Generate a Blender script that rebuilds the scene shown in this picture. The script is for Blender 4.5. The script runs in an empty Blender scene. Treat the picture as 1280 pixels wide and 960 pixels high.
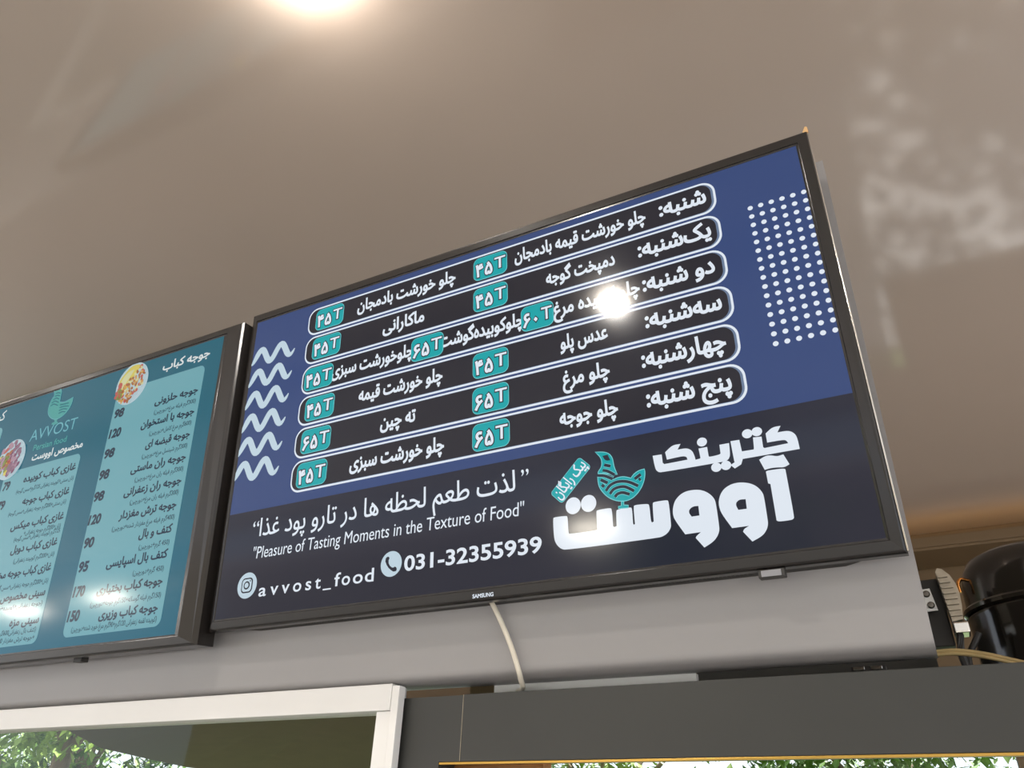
import bpy, bmesh, math, random
from mathutils import Vector, Matrix
from mathutils.geometry import tessellate_polygon

sc = bpy.context.scene
COL = sc.collection
EYE = 1.55          # camera height above the floor; the heights (z) written below count from the eye

# ------------------------------------------------------------------ camera, world, sun, exposure
cam_data = bpy.data.cameras.new('camera')
cam_data.sensor_width = 36.0
cam_data.lens = 27.084
cam_data.clip_start = 0.02
cam = bpy.data.objects.new('camera', cam_data)
COL.objects.link(cam)
B = ((0.890416, 0.212362, 0.402568), (0.453864, -0.48064, -0.750328), (0.034149, 0.850816, -0.524353))
cam.matrix_world = Matrix([list(B[0]) + [0], list(B[1]) + [0], list(B[2]) + [EYE], [0, 0, 0, 1]])
sc.camera = cam

SKY = 1.7
SUN = 17.0
LAMP = 380.0       # glow of the downlight lenses
w = bpy.data.worlds.new('sky')
w.use_nodes = True
w.node_tree.nodes['Background'].inputs[0].default_value = (0.80, 0.88, 1.0, 1)
w.node_tree.nodes['Background'].inputs[1].default_value = SKY
sc.world = w

sun_d = bpy.data.lights.new('sun', 'SUN')
sun_d.energy = SUN
sun_d.angle = math.radians(0.8)
sun_d.color = (1.0, 0.97, 0.93)
sun = bpy.data.objects.new('sun', sun_d)
COL.objects.link(sun)
sun.rotation_euler = Vector((-0.25, -0.50, -0.86)).to_track_quat('-Z', 'Y').to_euler()
sun.location = (3, 9, 14)

sc.view_settings.view_transform = 'Standard'
sc.view_settings.look = 'None'
sc.view_settings.gamma = 1
sc.view_settings.use_curve_mapping = False
sc.view_settings.exposure = 0.0
sc.cycles.use_denoising = True
sc.cycles.max_bounces = 8
sc.cycles.sample_clamp_indirect = 6.0
sc.cycles.caustics_reflective = False
sc.cycles.caustics_refractive = False


# ------------------------------------------------------------------ helpers
def lin(c):
    c = c / 255.0
    return c / 12.92 if c <= 0.04045 else ((c + 0.055) / 1.055) ** 2.4


def rgb(r, g, b):
    return (lin(r), lin(g), lin(b), 1.0)


def P(x, y, z):
    return Vector((x, y, z + EYE))


def mat(name, col, rough=0.5, metal=0.0, emit=None, strength=1.0, noise=0.0, nscale=20.0, bump=0.0, spec=0.5, coat=0.0, coat_rough=0.05, ior=1.5):
    m = bpy.data.materials.new(name)
    m.use_nodes = True
    nt = m.node_tree
    b = nt.nodes['Principled BSDF']
    b.inputs['Base Color'].default_value = col
    b.inputs['Roughness'].default_value = rough
    b.inputs['Metallic'].default_value = metal
    b.inputs['Specular IOR Level'].default_value = spec
    b.inputs['IOR'].default_value = ior
    if coat:
        b.inputs['Coat Weight'].default_value = coat
        b.inputs['Coat Roughness'].default_value = coat_rough
        b.inputs['Coat IOR'].default_value = 1.68
    if emit:
        b.inputs['Emission Color'].default_value = emit
        b.inputs['Emission Strength'].default_value = strength
    if noise or bump:
        tc = nt.nodes.new('ShaderNodeTexCoord')
        n = nt.nodes.new('ShaderNodeTexNoise')
        n.inputs['Scale'].default_value = nscale
        n.inputs['Detail'].default_value = 4
        nt.links.new(tc.outputs['Object'], n.inputs['Vector'])
        if noise:
            r = nt.nodes.new('ShaderNodeValToRGB')
            r.color_ramp.elements[0].position = 0.3
            r.color_ramp.elements[1].position = 0.7
            r.color_ramp.elements[0].color = tuple(c * (1 - noise) for c in col[:3]) + (1,)
            r.color_ramp.elements[1].color = tuple(min(1, c * (1 + noise)) for c in col[:3]) + (1,)
            nt.links.new(n.outputs['Fac'], r.inputs['Fac'])
            nt.links.new(r.outputs['Color'], b.inputs['Base Color'])
        if bump:
            bp = nt.nodes.new('ShaderNodeBump')
            bp.inputs['Strength'].default_value = bump
            bp.inputs['Distance'].default_value = 0.002
            nt.links.new(n.outputs['Fac'], bp.inputs['Height'])
            nt.links.new(bp.outputs['Normal'], b.inputs['Normal'])
    return m


def link(name, me, parent=None, mw=None):
    o = bpy.data.objects.new(name, me)
    COL.objects.link(o)
    if parent is not None:
        o.parent = parent
    if mw is not None:
        o.matrix_world = mw
    return o


def obj(name, bm, mats, parent=None, smooth=False):
    me = bpy.data.meshes.new(name)
    bmesh.ops.recalc_face_normals(bm, faces=bm.faces[:])
    bm.to_mesh(me)
    bm.free()
    for m in (mats if isinstance(mats, (list, tuple)) else [mats]):
        me.materials.append(m)
    if smooth:
        for p in me.polygons:
            p.use_smooth = True
        me.set_sharp_from_angle(angle=math.radians(38)) if hasattr(me, 'set_sharp_from_angle') else None
    return link(name, me, parent)


def empty(name, loc=(0, 0, 0), parent=None, mw=None):
    o = bpy.data.objects.new(name, None)
    o.empty_display_size = 0.05
    COL.objects.link(o)
    o.location = loc
    if parent is not None:
        o.parent = parent
    if mw is not None:
        o.matrix_world = mw
    return o


def tag(o, label=None, cat=None, group=None, kind=None):
    if label: o['label'] = label
    if cat: o['category'] = cat
    if group: o['group'] = group
    if kind: o['kind'] = kind
    return o


def box(bm, lo, hi, bevel=0.0, mi=0):
    r = bmesh.ops.create_cube(bm, size=1)
    vs = r['verts']
    for v in vs:
        v.co = Vector(((lo[i] + hi[i]) / 2 + v.co[i] * (hi[i] - lo[i]) for i in range(3)))
    fs = {f for v in vs for f in v.link_faces}
    for f in fs: f.material_index = mi
    if bevel:
        es = {e for v in vs for e in v.link_edges}
        bmesh.ops.bevel(bm, geom=list(es), offset=bevel, segments=2, affect='EDGES', profile=0.6)
    return bm


def zbox(bm, x0, x1, y0, y1, z0, z1, bevel=0.0):
    return box(bm, (x0, y0, z0 + EYE), (x1, y1, z1 + EYE), bevel)


def tube(bm, pts, rad, seg=12, caps=True):
    pts = [Vector(p) for p in pts]
    rads = rad if isinstance(rad, (list, tuple)) else [rad] * len(pts)
    rings = []
    up = Vector((0.13, 0.2, 0.97)).normalized()
    for i, p in enumerate(pts):
        d = (pts[min(i + 1, len(pts) - 1)] - pts[max(i - 1, 0)]).normalized()
        a = d.cross(up)
        if a.length < 0.05: a = d.cross(Vector((1, 0, 0)))
        a.normalize()
        b = d.cross(a).normalized()
        rings.append([bm.verts.new(p + (a * math.cos(t) + b * math.sin(t)) * rads[i]) for t in (2 * math.pi * k / seg for k in range(seg))])
    for r0, r1 in zip(rings, rings[1:]):
        for k in range(seg):
            bm.faces.new((r0[k], r0[(k + 1) % seg], r1[(k + 1) % seg], r1[k]))
    if caps:
        bm.faces.new(rings[0]); bm.faces.new(rings[-1])
    return bm


def spline(pts, n=8):
    pts = [Vector(p) for p in pts]
    q = [pts[0] * 2 - pts[1]] + pts + [pts[-1] * 2 - pts[-2]]
    out = []
    for i in range(1, len(q) - 2):
        p0, p1, p2, p3 = q[i - 1:i + 3]
        for k in range(n):
            t = k / n
            out.append(0.5 * ((2 * p1) + (p2 - p0) * t + (2 * p0 - 5 * p1 + 4 * p2 - p3) * t * t + (3 * p1 - p0 - 3 * p2 + p3) * t ** 3))
    return out + [pts[-1]]


def lathe(bm, prof, c, seg=48, squash=1.0):
    """profile of (radius, height) turned about the vertical axis through c"""
    rings = []
    for r, h in prof:
        if r < 1e-5:
            rings.append([bm.verts.new((c[0], c[1], c[2] + h))])
        else:
            rings.append([bm.verts.new((c[0] + r * math.cos(2 * math.pi * k / seg), c[1] + squash * r * math.sin(2 * math.pi * k / seg), c[2] + h)) for k in range(seg)])
    for a, b in zip(rings, rings[1:]):
        for k in range(seg):
            j = (k + 1) % seg
            if len(a) == 1 and len(b) == 1: continue
            if len(a) == 1: bm.faces.new((a[0], b[k], b[j]))
            elif len(b) == 1: bm.faces.new((a[k], a[j], b[0]))
            else: bm.faces.new((a[k], a[j], b[j], b[k]))
    return bm


def extrude_x(bm, prof, x0, x1, close=True):
    """a closed (y, z) outline pushed along x"""
    a = [bm.verts.new((x0, y, z)) for y, z in prof]
    b = [bm.verts.new((x1, y, z)) for y, z in prof]
    n = len(prof)
    for i in range(n):
        j = (i + 1) % n
        bm.faces.new((a[i], a[j], b[j], b[i]))
    if close:
        bm.faces.new(a); bm.faces.new(list(reversed(b)))
    return bm


def prism(bm, outline, y0, y1, mi=0):
    """a closed (x, z) outline given thickness along y"""
    tris = tessellate_polygon([[Vector((x, z, 0)) for x, z in outline]])
    a = [bm.verts.new((x, y0, z)) for x, z in outline]
    b = [bm.verts.new((x, y1, z)) for x, z in outline]
    n = len(outline)
    for t in tris:
        bm.faces.new([a[i] for i in t]); bm.faces.new([b[i] for i in reversed(t)])
    for i in range(n):
        j = (i + 1) % n
        bm.faces.new((a[i], a[j], b[j], b[i]))
    for f in bm.faces: f.material_index = mi
    return bm


# ------------------------------------------------------------------ flat screen graphics (x right, z up, seen from -y)
class Art:
    """one flat piece of what a display shows, drawn layer over layer"""
    def __init__(self, y):
        self.bm = bmesh.new()
        self.y = y
        self.mats = []

    def mi(self, m):
        if m not in self.mats: self.mats.append(m)
        return self.mats.index(m)

    def poly(self, pts, m, layer=0, holes=()):
        loops = [[Vector((p[0], p[1], 0)) for p in l] for l in [pts] + list(holes)]
        flat = [p for l in loops for p in l]
        y = self.y - 0.0003 * layer
        vs = [self.bm.verts.new((p.x, y, p.y)) for p in flat]
        k = self.mi(m)
        for t in tessellate_polygon(loops):
            a, b, c = (flat[i] for i in t)
            if abs((b - a).cross(c - a).z) < 1e-12: continue
            if (b - a).cross(c - a).z < 0: t = (t[0], t[2], t[1])
            try: self.bm.faces.new([vs[i] for i in t]).material_index = k
            except ValueError: pass

    def rrect(self, x0, x1, z0, z1, r, m, layer=0, n=8):
        self.poly(rr(x0, x1, z0, z1, r, n), m, layer)

    def ell(self, cx, cz, rx, rz, m, layer=0, n=28, rot=0.0):
        self.poly([(cx + rx * math.cos(t) * math.cos(rot) - rz * math.sin(t) * math.sin(rot), cz + rx * math.cos(t) * math.sin(rot) + rz * math.sin(t) * math.cos(rot)) for t in (2 * math.pi * k / n for k in range(n))], m, layer)

    def stroke(self, pts, wd, m, layer=0, closed=False):
        p = [Vector((a, b)) for a, b in pts]
        n = len(p)
        wds = wd if isinstance(wd, (list, tuple)) else [wd] * n
        L, R = [], []
        for i in range(n):
            if closed: d = p[(i + 1) % n] - p[i - 1]
            else: d = p[min(i + 1, n - 1)] - p[max(i - 1, 0)]
            d.normalize()
            q = Vector((-d.y, d.x)) * wds[i] / 2
            L.append(p[i] + q); R.append(p[i] - q)
        y = self.y - 0.0003 * layer
        k = self.mi(m)
        l = [self.bm.verts.new((v.x, y, v.y)) for v in L]
        r = [self.bm.verts.new((v.x, y, v.y)) for v in R]
        for i in range(n if closed else n - 1):
            j = (i + 1) % n
            self.bm.faces.new((r[i], r[j], l[j], l[i])).material_index = k

    def text(self, s, x0, x1, zc, h, m, layer=2, bold=0.0, mid=0.32, rot=None, shear=0.0):
        """s set between x0 and x1, h the letter size, zc the mid height; rot = (p0, p1) sets it on a slanting line"""
        shapes = glyphs(s, bold, shear)
        xs = [p[0] for o_, hs_ in shapes for p in o_]
        a, b = min(xs), max(xs)
        if rot:
            p0, p1 = Vector(rot[0]), Vector(rot[1])
            u = (p1 - p0); ln = u.length; u.normalize(); q = Vector((-u.y, u.x))
            f = lambda c: tuple(p0 + u * ((c[0] - a) / (b - a) * ln) + q * ((c[1] - mid) * h))
        else:
            f = lambda c: (x0 + (c[0] - a) / (b - a) * (x1 - x0), zc + (c[1] - mid) * h)
        for o_, hs_ in shapes:
            self.poly([f(p) for p in o_], m, layer, [[f(p) for p in l] for l in hs_])

    def done(self, name, parent):
        me = bpy.data.meshes.new(name)
        self.bm.to_mesh(me); self.bm.free()
        for m in self.mats: me.materials.append(m)
        return link(name, me, parent)


def rr(x0, x1, z0, z1, r, n=8):
    out = []
    for cx, cz, a0 in ((x1 - r, z1 - r, 0), (x0 + r, z1 - r, 90), (x0 + r, z0 + r, 180), (x1 - r, z0 + r, 270)):
        for k in range(n + 1):
            t = math.radians(a0 + 90 * k / n)
            out.append((cx + r * math.cos(t), cz + r * math.sin(t)))
    return out


def soften(pts, limit=52):
    """rounds the shallow corners of a drawn outline and keeps the sharp ones"""
    for _ in range(2):
        out = []
        n = len(pts)
        for i in range(n):
            a, b, c = Vector(pts[i - 1]), Vector(pts[i]), Vector(pts[(i + 1) % n])
            u, v = b - a, c - b
            if u.length > 1e-7 and v.length > 1e-7 and math.degrees(u.angle(v)) < limit:
                out += [tuple(b + (a - b) * 0.25), tuple(b + (c - b) * 0.25)]
            else:
                out.append(tuple(b))
        pts = out
    return pts


# Persian letters: (alone, end, start, middle) forms
F4 = {'ب': 0xFE8F, 'ت': 0xFE95, 'ث': 0xFE99, 'ج': 0xFE9D, 'ح': 0xFEA1, 'خ': 0xFEA5, 'س': 0xFEB1, 'ش': 0xFEB5, 'ص': 0xFEB9, 'ض': 0xFEBD, 'ط': 0xFEC1, 'ظ': 0xFEC5,
      'ع': 0xFEC9, 'غ': 0xFECD, 'ف': 0xFED1, 'ق': 0xFED5, 'ل': 0xFEDD, 'م': 0xFEE1, 'ن': 0xFEE5, 'ه': 0xFEE9, 'پ': 0xFB56, 'چ': 0xFB7A, 'ک': 0xFB8E, 'گ': 0xFB92, 'ی': 0xFBFC}
F2 = {'ا': 0xFE8D, 'آ': 0xFE81, 'د': 0xFEA9, 'ذ': 0xFEAB, 'ر': 0xFEAD, 'ز': 0xFEAF, 'و': 0xFEED}


def shape(s):
    """joins the letters and puts them in left-to-right drawing order"""
    if not any(c in F4 or c in F2 for c in s): return s
    out = []
    n = len(s)
    for i, c in enumerate(s):
        prev = s[i - 1] if i else ''
        nxt = s[i + 1] if i + 1 < n else ''
        pj = prev in F4
        nj = nxt in F4 or nxt in F2
        if c in F4: out.append(chr(F4[c] + (3 if pj and nj else 1 if pj else 2 if nj else 0)))
        elif c in F2: out.append(chr(F2[c] + (1 if pj else 0)))
        elif c == '\u200c': pass
        elif c == '(': out.append(')')
        elif c == ')': out.append('(')
        else: out.append(c)
    runs, cur = [], ''
    for c in out:                              # numbers keep their own direction
        if c.isdigit(): cur += c
        else:
            if cur: runs.append(cur); cur = ''
            runs.append(c)
    if cur: runs.append(cur)
    return ''.join(reversed(runs))


_cache = {}


def area(l):
    return 0.5 * sum(l[i - 1][0] * l[i][1] - l[i][0] * l[i - 1][1] for i in range(len(l)))


def inside(p, l):
    r = False
    for i in range(len(l)):
        (x0, y0), (x1, y1) = l[i - 1], l[i]
        if (y0 > p[1]) != (y1 > p[1]) and p[0] < x0 + (p[1] - y0) / (y1 - y0) * (x1 - x0): r = not r
    return r


def swell(l, d):
    """moves a counter-clockwise outline outwards by d"""
    out = []
    n = len(l)
    for i in range(n):
        a, b, c = Vector(l[i - 1]), Vector(l[i]), Vector(l[(i + 1) % n])
        u, v = (b - a), (c - b)
        if u.length < 1e-9 or v.length < 1e-9: out.append(tuple(b)); continue
        u.normalize(); v.normalize()
        m = Vector((u.y + v.y, -u.x - v.x))
        if m.length < 0.35: m = Vector((u.y, -u.x)); k = 1.0
        else: k = min(2.0, 2.0 / m.length); m.normalize()
        out.append(tuple(b + m * d * k))
    return out


_loops = {}


def untie(l):
    """splits a stroke outline that crosses itself into simple loops"""
    todo, done = [l], []
    while todo and len(done) < 40:
        l = todo.pop()
        n = len(l)
        if n < 3: continue
        hit = None
        for i in range(n - 2):
            ax, ay = l[i]; bx, by = l[i + 1]
            x0, x1, y0, y1 = min(ax, bx), max(ax, bx), min(ay, by), max(ay, by)
            for j in range(i + 2, n if i else n - 1):
                cx, cy = l[j]; dx, dy = l[(j + 1) % n]
                if max(cx, dx) < x0 or min(cx, dx) > x1 or max(cy, dy) < y0 or min(cy, dy) > y1: continue
                de = (bx - ax) * (dy - cy) - (by - ay) * (dx - cx)
                if abs(de) < 1e-14: continue
                t = ((cx - ax) * (dy - cy) - (cy - ay) * (dx - cx)) / de
                u = ((cx - ax) * (by - ay) - (cy - ay) * (bx - ax)) / de
                if 1e-9 < t < 1 - 1e-9 and 1e-9 < u < 1 - 1e-9:
                    hit = (i, j, (ax + t * (bx - ax), ay + t * (by - ay))); break
            if hit: break
        if hit:
            i, j, x = hit
            todo.append([x] + l[i + 1:j + 1]); todo.append(l[:i + 1] + [x] + l[j + 1:])
        else: done.append(l)
    return done


def glyphs(s, bold=0.0, shear=0.0):
    """every letter stroke of s as (outline, holes), letter size 1"""
    key = (s, bold, shear)
    if key in _cache: return _cache[key]
    cu = bpy.data.curves.new('lettering', 'FONT')
    cu.body = shape(s)
    cu.size = 1.0
    cu.shear = shear
    o = bpy.data.objects.new('lettering', cu)
    COL.objects.link(o)
    dg = bpy.context.evaluated_depsgraph_get()
    dg.update()
    oe = o.evaluated_get(dg)
    cc = oe.to_curve(dg)
    loops = []
    for sp in cc.splines:
        l = []
        if sp.type == 'BEZIER':
            bp = sp.bezier_points
            n = len(bp)
            for i in range(n):
                p0, p1 = bp[i], bp[(i + 1) % n]
                a, b, c, d = p0.co.xy, p0.handle_right.xy, p1.handle_left.xy, p1.co.xy
                straight = abs((b - a).cross(d - a)) + abs((c - a).cross(d - a)) < 1e-5
                for k in range(1 if straight else 4):
                    t = k / 4.0
                    l.append(tuple(a * (1 - t) ** 3 + b * 3 * t * (1 - t) ** 2 + c * 3 * t * t * (1 - t) + d * t ** 3))
        else:
            l = [tuple(p.co.xy) for p in sp.points]
        q = []
        for p in l:
            if not q or (Vector(p) - Vector(q[-1])).length > 1e-4: q.append(p)
        if len(q) > 2 and (Vector(q[0]) - Vector(q[-1])).length < 1e-4: q.pop()
        if len(q) > 2: loops.append(q)
    oe.to_curve_clear()
    bpy.data.objects.remove(o)
    bpy.data.curves.remove(cu)
    whole = []
    for l in loops:                            # a loop lying in another that turns the other way is a hole
        cut = any(m_ is not l and area(m_) * area(l) < 0 and abs(area(m_)) > abs(area(l)) and inside(l[0], m_) for m_ in loops)
        whole.append(l if (area(l) < 0) == cut else l[::-1])
    parts = []
    for l in whole:
        k2 = (bold,) + tuple((round(x - l[0][0], 4), round(y - l[0][1], 4)) for x, y in l)
        if k2 not in _loops:
            q = [(x - l[0][0], y - l[0][1]) for x, y in l]
            _loops[k2] = untie(swell(q, bold) if bold else q)
        parts += [[(x + l[0][0], y + l[0][1]) for x, y in q] for q in _loops[k2]]
    res = [(l, []) for l in parts if area(l) > 1e-5]
    for hl in parts:
        if area(hl) < -0.0005:
            own = [r for r in res if inside(hl[0], r[0]) and inside(hl[len(hl) // 2], r[0])]
            if own: min(own, key=lambda r: area(r[0]))[1].append(hl)
    _cache[key] = res
    return res


# ------------------------------------------------------------------ materials
M = {}
M['ceiling'] = mat('ceiling_gloss_paint', rgb(180, 163, 149), rough=0.42, noise=0.03, nscale=1.5, spec=0.4, coat=1.0, coat_rough=0.075)
M['wall'] = mat('back_wall_paint', rgb(98, 78, 52), rough=0.55, noise=0.06, nscale=3)
M['floor'] = mat('floor_tile', rgb(186, 182, 176), rough=0.35, noise=0.08, nscale=5)
M['pave'] = mat('paving', rgb(190, 190, 190), rough=0.8, noise=0.12, nscale=6, bump=0.3)
M['panel'] = mat('grey_panel_paint', rgb(157, 154, 153), rough=0.42, noise=0.02, nscale=4, spec=0.4)
M['bezel'] = mat('black_gloss_plastic', rgb(32, 29, 27), rough=0.2, spec=0.5, noise=0.05, nscale=60)
M['case'] = mat('black_matt_plastic', rgb(52, 50, 47), rough=0.5, noise=0.08, nscale=80, bump=0.1)
M['vent'] = mat('vent_black', rgb(18, 17, 16), rough=0.6, noise=0.1, nscale=90)
M['chrome'] = mat('chrome', rgb(205, 200, 190), rough=0.18, metal=1.0, noise=0.03, nscale=30)
M['sensor'] = mat('sensor_plastic', rgb(150, 150, 155), rough=0.12, noise=0.04, nscale=40)
M['white_frame'] = mat('white_upvc', rgb(236, 234, 230), rough=0.35, noise=0.015, nscale=8)
M['charcoal'] = mat('charcoal_metal', rgb(55, 55, 52), rough=0.42, noise=0.04, nscale=12, spec=0.5)
M['brass'] = mat('brass_edge', rgb(205, 165, 85), rough=0.3, metal=0.9, noise=0.05, nscale=15)
M['wood'] = mat('orange_wood', rgb(170, 108, 50), rough=0.45, noise=0.2, nscale=9)
M['batten'] = mat('brown_wood', rgb(120, 104, 74), rough=0.6, noise=0.12, nscale=14)
M['white_board'] = mat('white_board', rgb(240, 240, 236), rough=0.5, noise=0.03, nscale=12)
M['cable'] = mat('white_cable', rgb(226, 218, 200), rough=0.45, noise=0.03, nscale=50)
M['beige'] = mat('beige_cable', rgb(205, 180, 125), rough=0.5, noise=0.05, nscale=50)
M['black_enamel'] = mat('black_enamel', rgb(34, 29, 24), rough=0.14, spec=0.6, noise=0.08, nscale=25)
M['alu'] = mat('cast_aluminium', rgb(165, 155, 138), rough=0.38, metal=0.85, noise=0.1, nscale=60, bump=0.2)
M['copper'] = mat('copper', rgb(220, 150, 80), rough=0.2, metal=1.0, noise=0.05, nscale=30)
M['steel'] = mat('screw_steel', rgb(120, 115, 108), rough=0.3, metal=1.0, noise=0.05, nscale=80)
M['gold'] = mat('gold_reflector', rgb(230, 190, 110), rough=0.22, metal=1.0, noise=0.03, nscale=30)
M['tape'] = mat('tan_tape', rgb(205, 165, 115), rough=0.6, noise=0.06, nscale=40)
M['bark'] = mat('bark', rgb(120, 104, 84), rough=0.9, noise=0.3, nscale=6, bump=0.6)
M['leaf'] = mat('leaf', rgb(84, 120, 40), rough=0.55, noise=0.35, nscale=2.0)
M['leaf_pale'] = mat('leaf_pale', rgb(124, 150, 62), rough=0.55, noise=0.3, nscale=2.0)
M['added_street_wall'] = mat('added_street_wall', rgb(120, 112, 100), rough=0.85, noise=0.1, nscale=2)
M['grass'] = mat('added_lawn_grass', rgb(62, 82, 36), rough=0.9, noise=0.3, nscale=8, bump=0.4)
M['canopy'] = mat('brown_canvas', rgb(92, 70, 46), rough=0.85, noise=0.08, nscale=4)
M['lens'] = mat('lamp_lens', rgb(255, 245, 225), rough=0.4, emit=(1.0, 0.95, 0.88, 1), strength=LAMP, noise=0.01)
M['lens_far'] = mat('lamp_lens_far', rgb(255, 245, 225), rough=0.4, emit=(1.0, 0.92, 0.78, 1), strength=130.0, noise=0.01)
M['lens_cove'] = mat('cove_lens', rgb(255, 220, 150), rough=0.4, emit=(1.0, 0.66, 0.26, 1), strength=5.0, noise=0.01)


def led(name, col, gain=1.0):
    return mat(name, rgb(8, 8, 9), rough=0.10, emit=col, strength=gain, spec=0.25)


S = {}
S['blue'] = led('screen_blue', rgb(50, 70, 118))
S['navy'] = led('screen_navy', rgb(36, 38, 52))
S['row'] = led('screen_row', rgb(34, 33, 42))
S['row_edge'] = led('screen_row_edge', rgb(104, 122, 150))
S['white'] = led('screen_white', rgb(222, 230, 240))
S['ice'] = led('screen_ice', rgb(188, 208, 220))
S['teal'] = led('screen_teal', rgb(6, 160, 166))
S['teal_edge'] = led('screen_teal_edge', rgb(120, 205, 210))
S['m_teal'] = led('menu_teal', rgb(14, 92, 112))
S['m_aqua'] = led('menu_aqua', rgb(102, 158, 168))
S['m_ink'] = led('menu_ink', rgb(22, 42, 62))
S['m_fine'] = led('menu_fine', rgb(28, 52, 68))
S['m_white'] = led('menu_white', rgb(206, 214, 214))
S['m_green'] = led('menu_green', rgb(66, 150, 146))
S['m_pale'] = led('menu_pale', rgb(100, 168, 180))
S['rice'] = led('food_rice', rgb(196, 196, 150))
S['saffron'] = led('food_saffron', rgb(200, 186, 90))
S['plate'] = led('food_plate', rgb(170, 192, 200))
S['kebab'] = led('food_kebab', rgb(150, 96, 58))
S['gold'] = led('food_gold', rgb(190, 146, 84))
S['tomato'] = led('food_tomato', rgb(176, 84, 76))
S['herb'] = led('food_herb', rgb(118, 128, 66))
S['meat'] = led('food_meat', rgb(128, 92, 112))
S['meat_pale'] = led('food_meat_pale', rgb(158, 126, 142))

# ------------------------------------------------------------------ the setting
def struct(name, bm, m):
    return tag(obj(name, bm, m), kind='structure')

bm = bmesh.new(); zbox(bm, -13, 4.0, -2.4, 3.68, 1.25, 1.35)
tag(struct('ceiling', bm, M['ceiling']), 'smooth glossy warm grey ceiling above the screens', 'ceiling')
bm = bmesh.new(); zbox(bm, -13, 4.0, -5.2, 3.4, -1.6, -1.55)
tag(struct('floor', bm, M['floor']), 'plain tiled floor below the screens', 'floor')
bm = bmesh.new(); zbox(bm, -60, 60, -60, 60, -1.75, -1.605)
tag(struct('ground', bm, M['pave']), 'pale paving outside under the trees', 'ground')
bm = bmesh.new(); zbox(bm, -11.5, 0.5, -4.6, -3.75, 1.25, 1.33)
tag(struct('trim_1', bm, M['ceiling']), 'flat canopy beam over the entrance behind the camera', 'canopy beam')
bm = bmesh.new()
prism(bm, [(-13, 0.66), (-2.5, 0.66), (-2.5, 0.415), (0.22, 0.415), (0.22, -0.12), (4.0, -0.12), (4.0, 1.249), (-13, 1.249)], 3.6, 3.68)  # unseen lower edge is stepped down to keep the ceiling reflection dark
for v in bm.verts: v.co.z += EYE
tag(struct('wall_back', bm, M['wall']), 'brown strip of back wall between the ceiling and the opening', 'wall')

bm = bmesh.new(); zbox(bm, -40, 12, 6.7, 40, -1.603, -1.56)  # dark ground added out of view, darkens what the ceiling mirrors
zbox(bm, -40, -5.5, 3.9, 6.7, -1.603, -1.56)
tag(struct('added_lawn', bm, M['grass']), 'unseen dark grass added outside to darken the ceiling reflection', 'added_lawn')

# grey backing panel with its turned-back lower lip
M1 = Matrix(((0.99995, 0.01013, 0.00153, -0.4777), (-0.00989, 0.99334, -0.11477, 0.8106), (-0.00268, 0.11475, 0.99339, 0.5517 + EYE), (0, 0, 0, 1)))
bm = bmesh.new()
lip = [(0.05, 0.262), (0.05, -0.352), (0.0506, -0.357), (0.053, -0.3605), (0.062, -0.3640), (0.078, -0.3675), (0.096, -0.3692), (0.114, -0.3688), (0.127, -0.3645), (0.135, -0.356), (0.138, -0.344),
       (0.131, -0.344), (0.126, -0.351), (0.10, -0.358), (0.08, -0.355), (0.07, -0.35), (0.07, 0.262)]
extrude_x(bm, lip, -2.4, 0.489)
for v in bm.verts:
    if v.co.x > 0 and v.co.z > 0: v.co.x += 0.0065
o = obj('backing_panel', bm, M['panel'], smooth=True)
o.matrix_world = M1
tag(o, 'long grey painted panel behind both screens with a turned-back lower lip', 'panel')
KATERING = [[(0.3866, -0.1204), (0.382, -0.1276), (0.3927, -0.1276), (0.3985, -0.1305), (0.402, -0.1365), (0.4024, -0.1516), (0.3393, -0.1518), (0.3367, -0.1579), (0.3289, -0.1615), (0.3245, -0.1565), (0.3296, -0.1541), (0.3292, -0.1481), (0.3285, -0.1278), (0.3387, -0.1281), (0.3395, -0.1399), (0.3397, -0.1426), (0.3529, -0.1428), (0.3536, -0.1418), (0.3544, -0.1283), (0.364, -0.1291), (0.3638, -0.142), (0.365, -0.1434), (0.3914, -0.1426), (0.3901, -0.1393), (0.3872, -0.1376), (0.369, -0.1375), (0.369, -0.1263), (0.3774, -0.1202)], [(0.2696, -0.1197), (0.2653, -0.1262), (0.2765, -0.1262), (0.2826, -0.1307), (0.2847, -0.1381), (0.2852, -0.1428), (0.2905, -0.1423), (0.2913, -0.1414), (0.2904, -0.1296), (0.3007, -0.1295), (0.3011, -0.1415), (0.3026, -0.1424), (0.3132, -0.1417), (0.3152, -0.1407), (0.3153, -0.1297), (0.3266, -0.1297), (0.326, -0.1433), (0.3244, -0.148), (0.3212, -0.1507), (0.316, -0.1511), (0.2432, -0.151), (0.239, -0.1501), (0.2354, -0.1461), (0.2338, -0.1282), (0.2452, -0.1285), (0.2454, -0.1395), (0.2473, -0.1413), (0.2757, -0.1409), (0.2751, -0.1377), (0.2717, -0.1353), (0.2509, -0.1363), (0.2497, -0.1266), (0.2596, -0.1192)]]
KDOTS = [(0.3487, -0.1226), (0.3597, -0.1222), (0.2955, -0.1224), (0.3082, -0.1564), (0.3195, -0.1561)]
ALEF = [[(0.3572, -0.1561), (0.3646, -0.1527), (0.3707, -0.1532), (0.3771, -0.1558), (0.3841, -0.1546), (0.3887, -0.1672), (0.3828, -0.1698), (0.3757, -0.1685), (0.3684, -0.168), (0.3614, -0.169)], [(0.3623, -0.1712), (0.3643, -0.1702), (0.3814, -0.1708), (0.3834, -0.1722), (0.3838, -0.2269), (0.3826, -0.2286), (0.3806, -0.2296), (0.367, -0.2295), (0.3649, -0.2279), (0.3649, -0.1862), (0.3626, -0.1851)]]
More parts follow.
